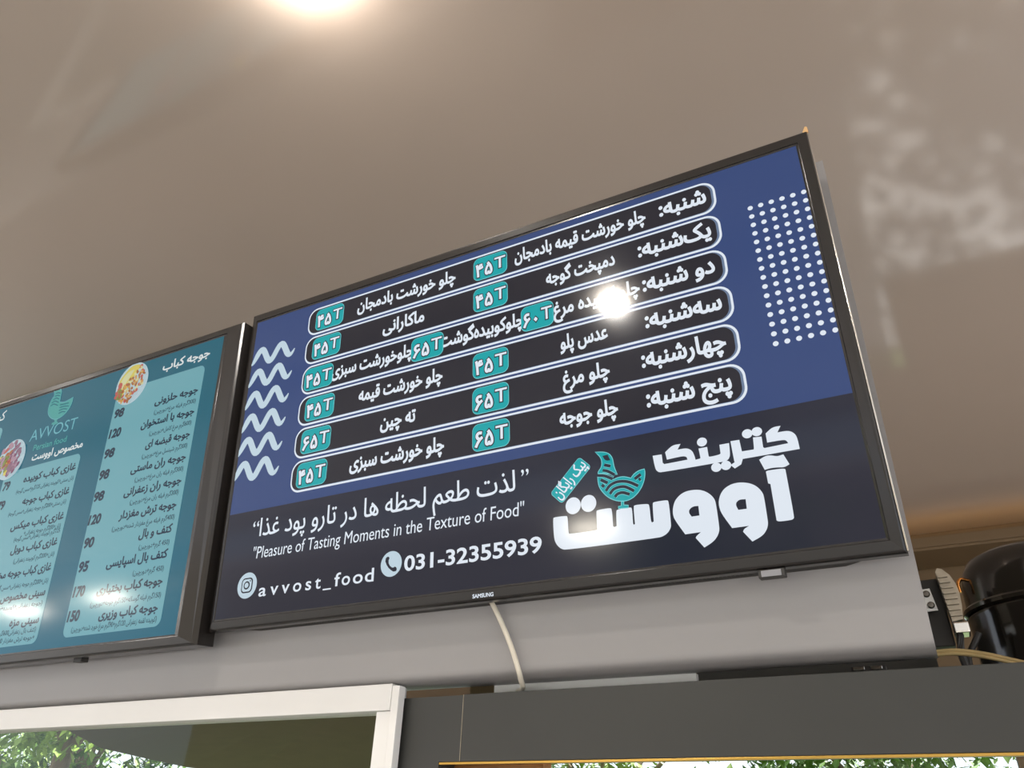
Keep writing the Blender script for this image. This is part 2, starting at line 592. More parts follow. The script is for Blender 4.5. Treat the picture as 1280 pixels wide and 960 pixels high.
VAV = [[(0.3348, -0.1791), (0.3438, -0.1819), (0.3505, -0.187), (0.355, -0.1943), (0.3559, -0.2004), (0.3557, -0.2247), (0.3554, -0.231), (0.3525, -0.2375), (0.3469, -0.2429), (0.3359, -0.2473), (0.3275, -0.2353), (0.3289, -0.2323), (0.3349, -0.2296), (0.3162, -0.2295), (0.3067, -0.2116), (0.305, -0.2028), (0.3055, -0.1963), (0.3085, -0.1888), (0.3138, -0.1829), (0.3213, -0.1795), (0.3278, -0.1786)], [(0.3356, -0.1991), (0.3288, -0.1984), (0.3246, -0.2013), (0.3241, -0.2051), (0.3259, -0.21), (0.3353, -0.2101)], [(0.2815, -0.1789), (0.2898, -0.1814), (0.297, -0.1869), (0.3013, -0.1936), (0.3021, -0.1997), (0.3023, -0.2247), (0.3017, -0.2311), (0.2981, -0.2376), (0.2923, -0.2426), (0.2826, -0.2471), (0.2742, -0.2351), (0.2749, -0.2332), (0.2809, -0.2292), (0.2626, -0.2293), (0.2523, -0.2109), (0.2508, -0.204), (0.2516, -0.1967), (0.2548, -0.1883), (0.2617, -0.1819), (0.2701, -0.1787)], [(0.2817, -0.1986), (0.2758, -0.1981), (0.2709, -0.2009), (0.2697, -0.2048), (0.2724, -0.2099), (0.2816, -0.2099)]]
ST = [(0.0973, -0.1864), (0.0994, -0.1851), (0.1159, -0.1857), (0.1176, -0.1875), (0.1175, -0.2078), (0.1188, -0.2094), (0.1539, -0.2097), (0.1559, -0.2087), (0.1558, -0.1862), (0.1576, -0.1846), (0.174, -0.1845), (0.1765, -0.1862), (0.1763, -0.2079), (0.1783, -0.209), (0.1807, -0.2079), (0.1816, -0.1895), (0.1834, -0.1879), (0.2001, -0.1875), (0.2021, -0.1895), (0.2014, -0.2084), (0.2025, -0.2095), (0.2039, -0.2087), (0.2039, -0.1873), (0.2059, -0.1857), (0.2215, -0.1867), (0.2238, -0.1885), (0.2237, -0.2086), (0.225, -0.21), (0.2271, -0.2091), (0.2277, -0.1873), (0.2294, -0.1857), (0.2456, -0.1858), (0.2476, -0.1876), (0.2475, -0.215), (0.2466, -0.2196), (0.2426, -0.2249), (0.2363, -0.2282), (0.229, -0.229), (0.1144, -0.2285), (0.1064, -0.2263), (0.1, -0.2192), (0.0976, -0.2113)]
STDOTS = [(0.1257, -0.1743), (0.1465, -0.1745), (0.1355, -0.1758), (0.1561, -0.176)]
HEN_NECK = [(0.1597, -0.1094), (0.1715, -0.1113), (0.1787, -0.1151), (0.1822, -0.1214), (0.183, -0.1281), (0.1836, -0.1341), (0.187, -0.1439), (0.1772, -0.1422), (0.1695, -0.1395), (0.1615, -0.1385), (0.1624, -0.1356), (0.1672, -0.1305), (0.168, -0.1227), (0.1658, -0.1163)]
HEN_BODY = [(0.1609, -0.1426), (0.1691, -0.1443), (0.1767, -0.1492), (0.1806, -0.1499), (0.1873, -0.1478), (0.1951, -0.1479), (0.2039, -0.1516), (0.2082, -0.1469), (0.2149, -0.1436), (0.222, -0.143), (0.2224, -0.1482), (0.2206, -0.1568), (0.2167, -0.1649), (0.2103, -0.1727), (0.2015, -0.1782), (0.1925, -0.1793), (0.1824, -0.177), (0.1724, -0.171), (0.1646, -0.1614), (0.1612, -0.1531)]
HEN_LEG = [(0.1894, -0.1781), (0.1925, -0.1786), (0.1921, -0.1836), (0.1978, -0.1848), (0.1975, -0.1881), (0.1848, -0.1872), (0.185, -0.1844), (0.1889, -0.1841)]
HEN_STRIPES = [[(0.1707, -0.1627), (0.1761, -0.1569), (0.1842, -0.1538), (0.1933, -0.154), (0.2021, -0.1568), (0.2124, -0.1632)], [(0.1756, -0.1673), (0.1809, -0.1622), (0.1889, -0.1606), (0.1965, -0.1618), (0.2068, -0.1686)], [(0.1817, -0.1721), (0.1856, -0.1689), (0.1921, -0.1682), (0.2008, -0.1718)], [(0.1744, -0.1179), (0.1761, -0.1229)], [(0.1709, -0.1288), (0.1791, -0.132)], [(0.1684, -0.1354), (0.1749, -0.1378), (0.1837, -0.1442)], [(0.162, -0.1412), (0.1705, -0.1432), (0.1807, -0.1489)], [(0.1649, -0.1472), (0.1738, -0.1529)], [(0.166, -0.1539), (0.1688, -0.1572)], [(0.2088, -0.1537), (0.2169, -0.1491)], [(0.214, -0.1559), (0.2162, -0.1545)]]
TAG = [(0.1372, -0.113), (0.1517, -0.1277), (0.1113, -0.1684), (0.096, -0.1528)]
TAGTXT = [(0.1087, -0.1648), (0.1481, -0.1264)]
ITEMS = [('جوجه حلزونی', (0.2861, 0.3977, 0.1634), '(300گرم فیله مرغ+دورچین)', (0.2897, 0.3966, 0.1429), '98', (0.1753, 0.2025, 0.1648)), ('جوجه با استخوان', (0.2607, 0.3978, 0.1214), '(600گرم مرغ کامل+دورچین)', (0.2884, 0.3954, 0.1012), '120', (0.1727, 0.2062, 0.1237)), ('جوجه قبضه ای', (0.2845, 0.3971, 0.0781), '(300گرم شینسل مرغ+دورچین)', (0.2809, 0.3954, 0.0582), '98', (0.1722, 0.2004, 0.0838)), ('جوجه ران ماستی', (0.258, 0.397, 0.0357), '(300گرم فیله ران مرغ+دورچین)', (0.2741, 0.3957, 0.0157), '98', (0.1715, 0.1991, 0.0421)), ('جوجه ران زعفرانی', (0.2523, 0.3963, -0.0066), '(300گرم فیله ران مرغ+دورچین)', (0.2734, 0.3942, -0.0258), '98', (0.1701, 0.1981, 0.001)), ('جوجه ترش مغزدار', (0.2522, 0.3946, -0.0486), '(400گرم فیله مرغ مغزدار شده+دورچین)', (0.24, 0.3951, -0.0688), '120', (0.1691, 0.2033, -0.0423)), ('کتف و بال', (0.3144, 0.3946, -0.09), '(450 گرم+دورچین)', (0.32, 0.3935, -0.1111), '90', (0.1718, 0.1986, -0.0842)), ('کتف بال اسپایسی', (0.2456, 0.3946, -0.1319), '(450 گرم+دورچین)', (0.3177, 0.3912, -0.1538), '95', (0.1722, 0.1977, -0.1265)), ('جوجه کباب بختیاری', (0.2351, 0.3941, -0.1754), '(150گرم فیله گوساله+150گرم جوجه+دورچین)', (0.2255, 0.3959, -0.1966), '170', (0.1722, 0.203, -0.1693)), ('جوجه کباب وزیری', (0.2537, 0.3942, -0.2175), '(کوبیده لقمه زعفرانی 120گرم+90گرم مرغ خورد شده+دورچین)', (0.1897, 0.3958, -0.2339), '150', (0.1716, 0.2033, -0.2102))]
KITEMS = [('غازی کباب کوبیده', (-0.0653, 0.0939, 0.0726)), ('(نان سنتی+کوبیده زعفرانی 125گرم+سس گوجه)', (-0.0798, 0.0949, 0.0509)), ('79', (-0.1297, -0.1078, 0.0707)), ('غازی کباب جوجه', (-0.0497, 0.0921, 0.0249)), ('(نان سنتی+200گرم جوجه زعفرانی+سس گوجه)', (-0.0851, 0.089, 0.0058)), ('79', (-0.1316, -0.1066, 0.03)), ('غازی کباب میکس', (-0.0652, 0.0933, -0.0237)), ('(نان+200گرم جوجه زعفرانی+', (-0.0178, 0.0906, -0.0406)), ('125گرم کوبیده زعفرانی+سس گوجه)', (-0.0439, 0.0923, -0.0499)), ('غازی کباب دوبل', (-0.0447, 0.0929, -0.0718)), ('(نان+200گرم کوبیده زعفرانی)', (-0.0272, 0.0918, -0.0929)), ('غازی کباب جوجه مخصوص', (-0.113, 0.0926, -0.1179)), ('(نان+200گرم جوجه زعفرانی+سس گوجه)', (-0.067, 0.0931, -0.1408)), ('سینی مخصوص 2', (-0.0522, 0.0932, -0.1623)), ('(جوجه زعفرانی+کوبیده+دورچین)', (-0.0694, 0.0918, -0.1797)), ('سینی مزه', (0.0111, 0.0942, -0.2097)), ('(کتف بال زعفرانی600گرم+دورچین', (-0.054, 0.0923, -0.2248)), ('+جوجه ترش مغزدار 400گرم)', (-0.0333, 0.093, -0.2381))]
TITLE = (0.2892, 0.4126, 0.2348)
KTITLE = (-0.0572, 0.0989, 0.118)
AVVOST = (-0.0838, 0.0628, 0.1709)
FOOD = (-0.0619, 0.0422, 0.1346)
HEN2 = [(-0.0484, 0.2726), (-0.0258, 0.2687), (-0.0151, 0.2588), (-0.0148, 0.2492), (-0.0126, 0.2328), (0.0016, 0.2287), (0.0166, 0.2307), (0.0293, 0.2345), (0.0303, 0.2187), (0.0228, 0.2049), (0.0077, 0.195), (-0.0103, 0.1927), (-0.0288, 0.1995), (-0.0434, 0.2127), (-0.0473, 0.227), (-0.0443, 0.2445), (-0.0374, 0.2521), (-0.0406, 0.2632)]
HEN2LEG = [(-0.0179, 0.1961), (-0.0059, 0.1935), (-0.0054, 0.1879), (0.0009, 0.1837), (-0.0093, 0.1815), (-0.0213, 0.184), (-0.0212, 0.1879), (-0.0127, 0.1888)]
HEN2STRIPES = [[(-0.0344, 0.2571), (-0.0263, 0.2568), (-0.0178, 0.254)], [(-0.0345, 0.2503), (-0.0263, 0.2509), (-0.0173, 0.2475)], [(-0.0372, 0.2429), (-0.0283, 0.245), (-0.0172, 0.2402)], [(-0.0395, 0.2362), (-0.0301, 0.2386), (-0.0164, 0.2328)], [(-0.0409, 0.2297), (-0.0315, 0.2321), (-0.0164, 0.226)], [(-0.0092, 0.2253), (0.0032, 0.2243), (0.0191, 0.2239)], [(-0.008, 0.2188), (0.0052, 0.219), (0.0218, 0.2162)], [(-0.0074, 0.212), (0.0047, 0.2133), (0.0183, 0.2103)], [(-0.0063, 0.2055), (0.0038, 0.2073), (0.014, 0.2051)]]

# ------------------------------------------------------------------ the two screens
def frame_ring(bm, X0, X1, Z0, Z1, l, r, t, b, depth):
    """mitred front frame: thin side, rounded outer edge, flat face, small step down to the glass"""
    prof = [(0.0, depth), (0.0, 0.003), (0.08, 0.0006), (0.2, 0.0), (0.80, 0.0), (0.86, 0.0016), (1.0, 0.0019), (1.0, 0.006)]
    rings = []
    for f, y in prof:
        yb = y + 0.0042 * max(0.0, 0.8 - f) if f < 0.8 else y           # the lower edge leans back
        rings.append([bm.verts.new(p) for p in ((X0 + l * f, yb, Z0 + b * f), (X1 - r * f, yb, Z0 + b * f), (X1 - r * f, y, Z1 - t * f), (X0 + l * f, y, Z1 - t * f))])
    for a, c in zip(rings, rings[1:]):
        for k in range(4):
            bm.faces.new((a[k], a[(k + 1) % 4], c[(k + 1) % 4], c[k]))
    a, c = rings[-1], rings[0]
    for k in range(4): bm.faces.new((a[k], a[(k + 1) % 4], c[(k + 1) % 4], c[k]))
    return bm


def casing(bm, x0, x1, z0, z1, y0, y1, inset, sag=0.004):
    f = [(x0, z0), (x1, z0), (x1, z1), (x0, z1)]
    g = [(x0 + inset, z0 - sag), (x1 - inset, z0 - sag), (x1 - inset, z1 - inset), (x0 + inset, z1 - inset)]
    a = [bm.verts.new((x, y0, z)) for x, z in f]
    b = [bm.verts.new((x, y1, z)) for x, z in g]
    bm.faces.new(a); bm.faces.new(b)
    for k in range(4): bm.faces.new((a[k], a[(k + 1) % 4], b[(k + 1) % 4], b[k]))
    return bm


def vent(parent, x0, x1, y, z, slots):
    bm = bmesh.new()
    dx = (x1 - x0) / slots
    for i in range(slots):
        for j in range(2):
            box(bm, (x0 + i * dx, y + j * 0.006, z - 0.0012), (x0 + i * dx + dx * 0.62, y + j * 0.006 + 0.0042, z + 0.002))
    return obj('vent_grille', bm, M['vent'], parent)


# --- main screen
tv = empty('menu_screen', mw=M1)
tag(tv, 'large flat screen with navy weekly menu rows, right of the teal menu screen', 'screen')
bm = bmesh.new(); frame_ring(bm, -0.485, 0.485, -0.278, 0.278, 0.0115, 0.0168, 0.0175, 0.0168, 0.016)
obj('bezel', bm, M['bezel'], tv)
bm = bmesh.new(); box(bm, (0.4845, 0.0035, -0.276), (0.4862, 0.0085, 0.274), 0.0004)
obj('chrome_trim', bm, M['chrome'], tv)['label'] = 'thin chrome strip along the right edge'
bm = bmesh.new(); casing(bm, -0.472, 0.472, -0.2715, 0.255, 0.0162, 0.0495, 0.05)
obj('back_casing', bm, M['case'], tv)
vent(tv, 0.165, 0.325, 0.028, -0.2742, 34)
vent(tv, -0.325, -0.14, 0.028, -0.2742, 36)
bm = bmesh.new()
box(bm, (0.336, 0.004, -0.2872), (0.364, 0.018, -0.2785), 0.0012)
obj('infrared_receiver', bm, M['case'], tv)
bm = bmesh.new()
box(bm, (0.3395, 0.0031, -0.2862), (0.3605, 0.0048, -0.2795), 0.0004)
obj('sensor_window', bm, M['sensor'], bpy.data.objects['infrared_receiver'])
bm = bmesh.new(); prism(bm, [(0.479, 0.2775), (0.487, 0.2775), (0.4865, 0.286), (0.4835, 0.2875)], 0.003, 0.006)
obj('corner_tab', bm, M['tape'], tv)['label'] = 'small tan tab on the upper right corner'

SY = 0.0021
sb = Art(SY)
sb.poly([(-0.474, -0.0975), (0.469, -0.0975), (0.469, 0.2612), (-0.474, 0.2612)], S['blue'])
sb.poly([(-0.474, -0.2618), (0.469, -0.2618), (0.469, -0.0975), (-0.474, -0.0975)], S['navy'])
scr = sb.done('screen', tv)

Y = [0.2235 - 0.0559 * i for i in range(6)]
ROWS = [
    ('شنبه:', (0.2783, 0.3446), [('چلو خورشت قیمه بادمجان', 0.0517, 0.2587), ('چلو خورشت بادمجان', -0.2443, -0.0526)], [('۴۵', -0.0199), ('۴۵', -0.3330)]),
    ('یک\u200cشنبه:', (0.2424, 0.3442), [('دمپخت گوجه', 0.1021, 0.2086), ('ماکارانی', -0.1887, -0.1088)], [('۴۵', -0.0199), ('۴۵', -0.3340)]),
    ('دو شنبه:', (0.2438, 0.3419), [('چلو کوبیده مرغ', 0.1116, 0.2398), ('چلوکوبیده\u200cگوشت', -0.0789, 0.0642), ('چلوخورشت سبزی', -0.2870, -0.1271)], [('۶۰', 0.0600), ('۶۵', -0.1310), ('۴۵', -0.3440)]),
    ('سه\u200cشنبه:', (0.2421, 0.3434), [('عدس پلو', 0.1195, 0.1896), ('چلو خورشت قیمه', -0.2274, -0.0723)], [('۴۵', -0.0203), ('۴۵', -0.3356)]),
    ('چهارشنبه:', (0.2320, 0.3411), [('چلو مرغ', 0.1203, 0.1880), ('ته چین', -0.1819, -0.1179)], [('۶۵', -0.0206), ('۶۵', -0.3367)]),
    ('پنج شنبه:', (0.2332, 0.3402), [('چلو جوجه', 0.1131, 0.1951), ('چلو خورشت سبزی', -0.2347, -0.0668)], [('۶۵', -0.0203), ('۴۵', -0.3382)]),
]
for (day, (d0, d1), dishes, prices), z in zip(ROWS, Y):
    a = Art(SY)
    a.rrect(-0.3505, 0.3575, z - 0.0262, z + 0.0262, 0.019, S['white'], 1)
    a.rrect(-0.3480, 0.3545, z - 0.0232, z + 0.0232, 0.0165, S['row_edge'], 2)
    a.rrect(-0.3473, 0.3515, z - 0.0226, z + 0.0226, 0.0155, S['row'], 3)
    a.text(day, d0, d1, z + 0.001, 0.034, S['white'], 4, 0.035, 0.24)
    for s, x0, x1 in dishes:
        a.text(s, x0, x1, z, 0.0300, S['white'], 4, 0.034, 0.24)
    for s, x0 in prices:
        wd = 0.0590 if x0 > -0.3 else 0.0600
        if s == '۶۰': wd = 0.052
        a.rrect(x0, x0 + wd, z - 0.0205, z + 0.0205, 0.010, S['teal_edge'], 5)
        a.rrect(x0 + .0007, x0 + wd - .0007, z - 0.0198, z + 0.0198, 0.0095, S['teal'], 6)
        for ly, m_, extra in ((7, S['row'], 0.055), (8, S['white'], 0.0)):
            for k, ch in enumerate(s):
                e = 0.0015 if extra else 0.0
                xa = x0 + wd * (0.07, 0.345)[k]; xb = xa + wd * 0.235
                if ch == '۰': xa += wd * 0.05; xb = xa + wd * 0.13
                a.text(ch, xa - e, xb + e, z - 0.0035, 0.0315, m_, ly, 0.035 + extra, 0.33)
            a.text('T', x0 + wd * 0.635 - e, x0 + wd * 0.955 + e, z + 0.0015, 0.029, m_, ly, 0.012 + extra, 0.36)
    a.done('menu_row', scr)

# wave strokes at the left
a = Art(SY)
for k in range(6):
    z0 = 0.1865 - 0.04265 * k
    x0 = -0.4745 - 0.0008 * k
    pts, wd = [], []
    for i in range(41):
        t = i / 40
        s = math.sin(2 * math.pi * (t * 2.18 - 0.22))
        pts.append((x0 + t * 0.0985, z0 + 0.0135 * s * (1.0 if t < 0.93 else 1.0)))
        e = min(1.0, t / 0.12, (1 - t) / 0.16)
        wd.append(0.0018 + 0.0100 * max(0, e) ** 0.7)
    a.stroke(pts, wd, S['ice'], 1)
a.done('wave_pattern', scr)

a = Art(SY)
for i in range(6):
    for j in range(16):
        x, z = 0.398 + i * 0.01344, 0.1853 - j * 0.01346
        if i == 5:
            a.ell(x, z, 0.0032, 0.0034, S['white'], 1, 14)
        else:
            a.ell(x, z, 0.0034, 0.0034, S['white'], 1, 14)
a.done('dot_pattern', scr)

a = Art(SY)
a.text('لذت طعم لحظه ها در تارو پود غذا', -0.4037, 0.0449, -0.1290, 0.040, S['white'], 1, 0.008, 0.30)
a.text('”', 0.0540, 0.0650, -0.1175, 0.036, S['white'], 1, 0.0, 0.60)
a.text('“', -0.4185, -0.4060, -0.1195, 0.036, S['white'], 1, 0.0, 0.60)
a.text('"Pleasure of Tasting Moments in the Texture of Food"', -0.4109, 0.0575, -0.1680, 0.0265, S['white'], 1, 0.0, 0.30, shear=0.06)
a.done('slogan_lettering', scr)

a = Art(SY)
a.ell(-0.4150, -0.2155, 0.0195, 0.0195, S['ice'], 1, 40)
a.rrect(-0.4263, -0.4037, -0.2268, -0.2042, 0.0065, S['navy'], 2)
a.rrect(-0.4243, -0.4057, -0.2248, -0.2062, 0.0050, S['ice'], 3)
a.ell(-0.4150, -0.2155, 0.0062, 0.0062, S['navy'], 4, 28)
a.ell(-0.4150, -0.2155, 0.0040, 0.0040, S['ice'], 5, 28)
a.ell(-0.4086, -0.2092, 0.0012, 0.0012, S['navy'], 4, 12)
word = 'avvost_food'
spots = [(-0.3895, -0.3735), (-0.3650, -0.3480), (-0.3410, -0.3245), (-0.3170, -0.3000), (-0.2915, -0.2800), (-0.2725, -0.2610), (-0.2560, -0.2400), (-0.2345, -0.2225), (-0.2200, -0.2040), (-0.1985, -0.1800), (-0.1760, -0.1595)]
gap = (-0.3895, -0.1775)
sc_x = (gap[1] - gap[0]) / (spots[-1][1] - spots[0][0])
for ch, (p, q) in zip(word, spots):
    x0 = gap[0] + (p - spots[0][0]) * sc_x; x1 = gap[0] + (q - spots[0][0]) * sc_x
    base = -0.2345
    a.text(ch, x0, x1, base, 0.0265, S['white'], 1, 0.012, 0.0)
a.ell(-0.1490, -0.2143, 0.0176, 0.0176, S['ice'], 1, 40)
hs = [(-0.1558, -0.2058), (-0.1562, -0.2095), (-0.1548, -0.2140), (-0.1518, -0.2182), (-0.1480, -0.2212), (-0.1440, -0.2228), (-0.1408, -0.2225)]
a.stroke(hs, [0.0052, 0.0056, 0.0038, 0.0034, 0.0038, 0.0056, 0.0052], S['navy'], 2)
a.ell(-0.1553, -0.2068, 0.0034, 0.0028, S['navy'], 3, 16, 0.5)
a.ell(-0.1418, -0.2223, 0.0028, 0.0034, S['navy'], 3, 16, 0.5)
a.text('031-32355939', -0.1272, 0.0806, -0.2265, 0.0285, S['white'], 1, 0.022, 0.0)
o_ct = a.done('contact_lettering', scr)

a = Art(SY)
ux, uz = math.cos(math.radians(44.6)), math.sin(math.radians(44.6))
def tagpts(hl, hw, r):
    return [(0.1241 + x * ux - z * uz, -0.1405 + x * uz + z * ux) for x, z in rr(-hl, hl, -hw, hw, r)]
a.poly(tagpts(0.0300, 0.0112, 0.0045), S['teal_edge'], 1)
a.poly(tagpts(0.0293, 0.0105, 0.0040), S['teal'], 2)
a.text('پیک رایگان', 0, 0, 0, 0.0215, S['white'], 3, 0.02, 0.22, rot=((0.1045, -0.1602), (0.1440, -0.1212)))
a.done('delivery_tag', scr)

a = Art(SY)
def emblem(a, neck, body, leg, stripes, fill, edge, dark, k=0.0016):
    for q in (neck, body, leg):
        s = soften(q)
        a.poly(s, fill, 1)
        a.stroke(s, k * 0.6, edge, 2, closed=True)
    for st in stripes:
        n = len(st)
        wd = 0.0038 if n > 2 else 0.0040
        p = [Vector(v) for v in st]
        sm = [(v.x, v.y) for v in spline([(q.x, q.y, 0) for q in p], 6)] if n > 2 else st
        a.stroke(sm, wd + k * 0.75, edge, 3)
        a.stroke(sm, wd, dark, 4)
emblem(a, HEN_NECK, HEN_BODY, HEN_LEG, HEN_STRIPES, S['teal'], S['teal_edge'], S['navy'])
hs = [HEN_STRIPES[3][0], HEN_STRIPES[3][1]]
a.poly(soften([(hs[0][0] - 0.0050, hs[0][1] + 0.0012), (hs[0][0] + 0.0022, hs[0][1] + 0.0016), (hs[1][0] + 0.0034, hs[1][1] - 0.0012), (hs[1][0] - 0.0030, hs[1][1] - 0.0012)], 70), S['navy'], 5)
a.done('hen_emblem', scr)

a = Art(SY)
for q in KATERING: a.poly(soften(q, 40), S['white'], 1)
for i, (x, z) in enumerate(KDOTS): a.ell(x, z, 0.0060, 0.0056, S['white'], 2, 24)
for q in ALEF: a.poly(soften(q, 40), S['white'], 1)
a.poly(soften(VAV[0], 48), S['white'], 1, [soften(VAV[1], 48)])
a.poly(soften(VAV[2], 48), S['white'], 1, [soften(VAV[3], 48)])
a.poly(soften(ST, 60), S['white'], 1)
for i in (0, 1): a.ell(STDOTS[i][0], STDOTS[i][1], 0.0103, 0.0108, S['white'], 1, 32)
a.done('name_lettering', scr)

a = Art(-0.0004)
a.text('SAMSUNG', -0.0181, 0.0124, -0.2715, 0.0068, S['white'], 0, 0.03, 0.36)
a.done('lettering', tv)

# --- menu screen at the left
T2 = M1 @ Matrix.Translation((-0.98, -0.015, -0.0185))
tv2 = empty('price_list_screen', mw=T2)
tag(tv2, 'teal flat screen listing kebab prices, cut by the left picture edge', 'screen')
bm = bmesh.new(); frame_ring(bm, -0.524, 0.489, -0.2785, 0.2785, 0.046, 0.047, 0.0157, 0.0185, 0.034)
obj('bezel', bm, M['bezel'], tv2)
bm = bmesh.new(); casing(bm, -0.505, 0.470, -0.270, 0.255, 0.0342, 0.0640, 0.05)
obj('back_casing', bm, M['case'], tv2)
vent(tv2, 0.060, 0.245, 0.047, -0.2725, 30)
bm = bmesh.new(); box(bm, (0.185, 0.020, -0.2835), (0.205, 0.034, -0.2765), 0.001)
obj('infrared_receiver', bm, M['case'], tv2)

SY = 0.0021
sb = Art(SY)
sb.poly([(-0.479, -0.2605), (0.4425, -0.2605), (0.4425, 0.2632), (-0.479, 0.2632)], S['m_teal'])
scr2 = sb.done('screen', tv2)

a = Art(SY)
a.rrect(0.169, 0.4055, -0.2450, 0.2138, 0.013, S['m_aqua'], 1)
a.text('جوجه کباب', 0.2892, 0.4126, 0.2348, 0.024, S['m_white'], 2, 0.03, 0.22)
for name, (x0, x1, z), sub, (s0, s1, sz), price, (p0, p1, pz) in ITEMS:
    a.text(name, x0, x1, z + 0.001, 0.0195, S['m_ink'], 2, 0.036, 0.24)
    a.text(sub, s0, s1, sz, 0.0116, S['m_fine'], 2, 0.012, 0.26)
    a.text(price, p0, p1, pz, 0.0240, S['m_ink'], 2, 0.05, 0.36, shear=0.08)
a.done('menu_column', scr2)
a = Art(SY)
a.rrect(-0.1364, 0.1005, -0.2484, 0.1005, 0.013, S['m_aqua'], 1)
a.text('مخصوص اووست', KTITLE[0], KTITLE[1], KTITLE[2], 0.0215, S['m_white'], 2, 0.03, 0.22)
for name, (x0, x1, z) in KITEMS:
    if name.isdigit(): a.text(name, x0, x1, z, 0.0240, S['m_ink'], 2, 0.05, 0.36, shear=0.08)
    elif name[0] in '(+1': a.text(name, x0, x1, z, 0.0116, S['m_fine'], 2, 0.012, 0.26)
    else: a.text(name, x0, x1, z + 0.001, 0.0195, S['m_ink'], 2, 0.036, 0.24)
a.done('menu_column', scr2)
a = Art(SY)
a.rrect(-0.442, -0.1925, -0.2450, 0.2150, 0.013, S['m_aqua'], 1)
a.text('کباب', -0.262, -0.197, 0.2400, 0.031, S['m_white'], 2, 0.012, 0.22)
a.done('menu_column', scr2)
a = Art(SY)
a.poly(soften(HEN2), S['m_green'], 1)
a.stroke(soften(HEN2), 0.0012, S['m_pale'], 2, closed=True)
a.poly(HEN2LEG, S['m_green'], 1)
for q in HEN2STRIPES: a.stroke([(v.x, v.y) for v in spline([(p[0], p[1], 0) for p in q], 4)], 0.0021, S['m_teal'], 3)
a.done('hen_emblem', scr2)
a = Art(SY)
a.text('AVVOST', AVVOST[0], AVVOST[1], AVVOST[2] + 0.001, 0.036, S['m_pale'], 1, -0.004, 0.36)
a.text('Persian food', FOOD[0], FOOD[1], FOOD[2] + 0.006, 0.018, S['m_green'], 1, 0.016, 0.30)
a.done('title_lettering', scr2)

def dish(cx, cz, r, seed, kinds):
    rng = random.Random(seed)
    a = Art(SY)
    a.ell(cx, cz, r, r, S['plate'], 3, 40)
    a.ell(cx, cz, r * 0.9, r * 0.9, S['plate'], 4, 40)
    return a, rng

a, rng = dish(0.2075, 0.2220, 0.0445, 4, 0)
a.poly([(0.2075 + 0.040 * math.cos(t) * (0.93 + 0.07 * math.sin(5 * t)), 0.222 + 0.040 * math.sin(t)) for t in (math.radians(d) for d in range(60, 231, 10))], S['saffron'], 5)
a.poly([(0.2075 + 0.030 * math.cos(t) - 0.004, 0.222 + 0.030 * math.sin(t)) for t in (math.radians(d) for d in range(80, 211, 10))], S['rice'], 6)
for i in range(110):
    t = rng.uniform(-1.0, 1.0); s = rng.uniform(-0.22, 0.80)
    x = 0.2075 + (0.70 * t + 0.55 * s) * 0.040; z = 0.2220 + (0.72 * t - 0.72 * s) * 0.040
    if (x - 0.2075) ** 2 + (z - 0.222) ** 2 > 0.040 ** 2: continue
    a.ell(x, z, rng.uniform(0.003, 0.0055), rng.uniform(0.002, 0.004), S[rng.choice(['kebab', 'kebab', 'gold', 'gold', 'rice', 'tomato'])], 7 + i % 12, 9, rng.uniform(0, 3))
for i in range(12):
    a.ell(0.1800 + rng.uniform(-0.004, 0.005), 0.212 + rng.uniform(-0.016, 0.014), 0.0060, 0.0045, S['tomato'], 20 + i % 4, 12, rng.uniform(0, 3))
for i in range(14):
    a.ell(0.1880 + rng.uniform(-0.005, 0.006), 0.200 + rng.uniform(-0.012, 0.012), 0.0035, 0.0022, S['herb'], 25 + i % 4, 8, rng.uniform(0, 3))
a.done('food_picture', scr2)
a, rng = dish(-0.1290, 0.1290, 0.0440, 7, 1)
for i in range(90):
    q = rng.uniform(0, 2 * math.pi); d = 0.036 * math.sqrt(rng.random())
    x, z = -0.129 + d * math.cos(q), 0.129 + d * math.sin(q)
    k = 'meat' if x > -0.128 else rng.choice(['herb', 'kebab', 'saffron', 'tomato'])
    if rng.random() < 0.3: k = 'meat_pale'
    a.ell(x, z, rng.uniform(0.005, 0.010), rng.uniform(0.003, 0.006), S[k], 5 + i % 20, 10, rng.uniform(0.5, 1.4))
a.done('food_picture', scr2)

# ------------------------------------------------------------------ white framed window at the lower left
win = empty('window_1', P(-1.6, 0.9, -1.55))
tag(win, 'white framed window under the left screen with a tree view', 'window', kind='structure')
def part(name, bm, m, parent, smooth=False):
    o = obj(name, bm, m, smooth=smooth)
    o.parent = parent
    o.matrix_parent_inverse = Matrix.Translation(-parent.location)
    return o
bm = bmesh.new(); zbox(bm, -2.62, -0.6465, 0.899, 0.935, 0.1618, 0.1955, 0.0012)
part('top_rail', bm, M['white_frame'], win)
bm = bmesh.new(); zbox(bm, -0.6690, -0.6462, 0.9015, 0.935, -1.54, 0.1612, 0.0010)
part('stile', bm, M['white_frame'], win)
bm = bmesh.new(); zbox(bm, -0.6458, -0.6342, 0.899, 0.9135, -1.54, 0.1925, 0.0010)
part('jamb', bm, M['white_frame'], win)
bm = bmesh.new(); zbox(bm, -2.62, -2.58, 0.9015, 0.935, -1.54, 0.1612, 0.001)
part('stile', bm, M['white_frame'], win)
bm = bmesh.new(); zbox(bm, -2.58, -0.669, 0.9015, 0.935, -1.54, -1.50, 0.001)
part('bottom_rail', bm, M['white_frame'], win)
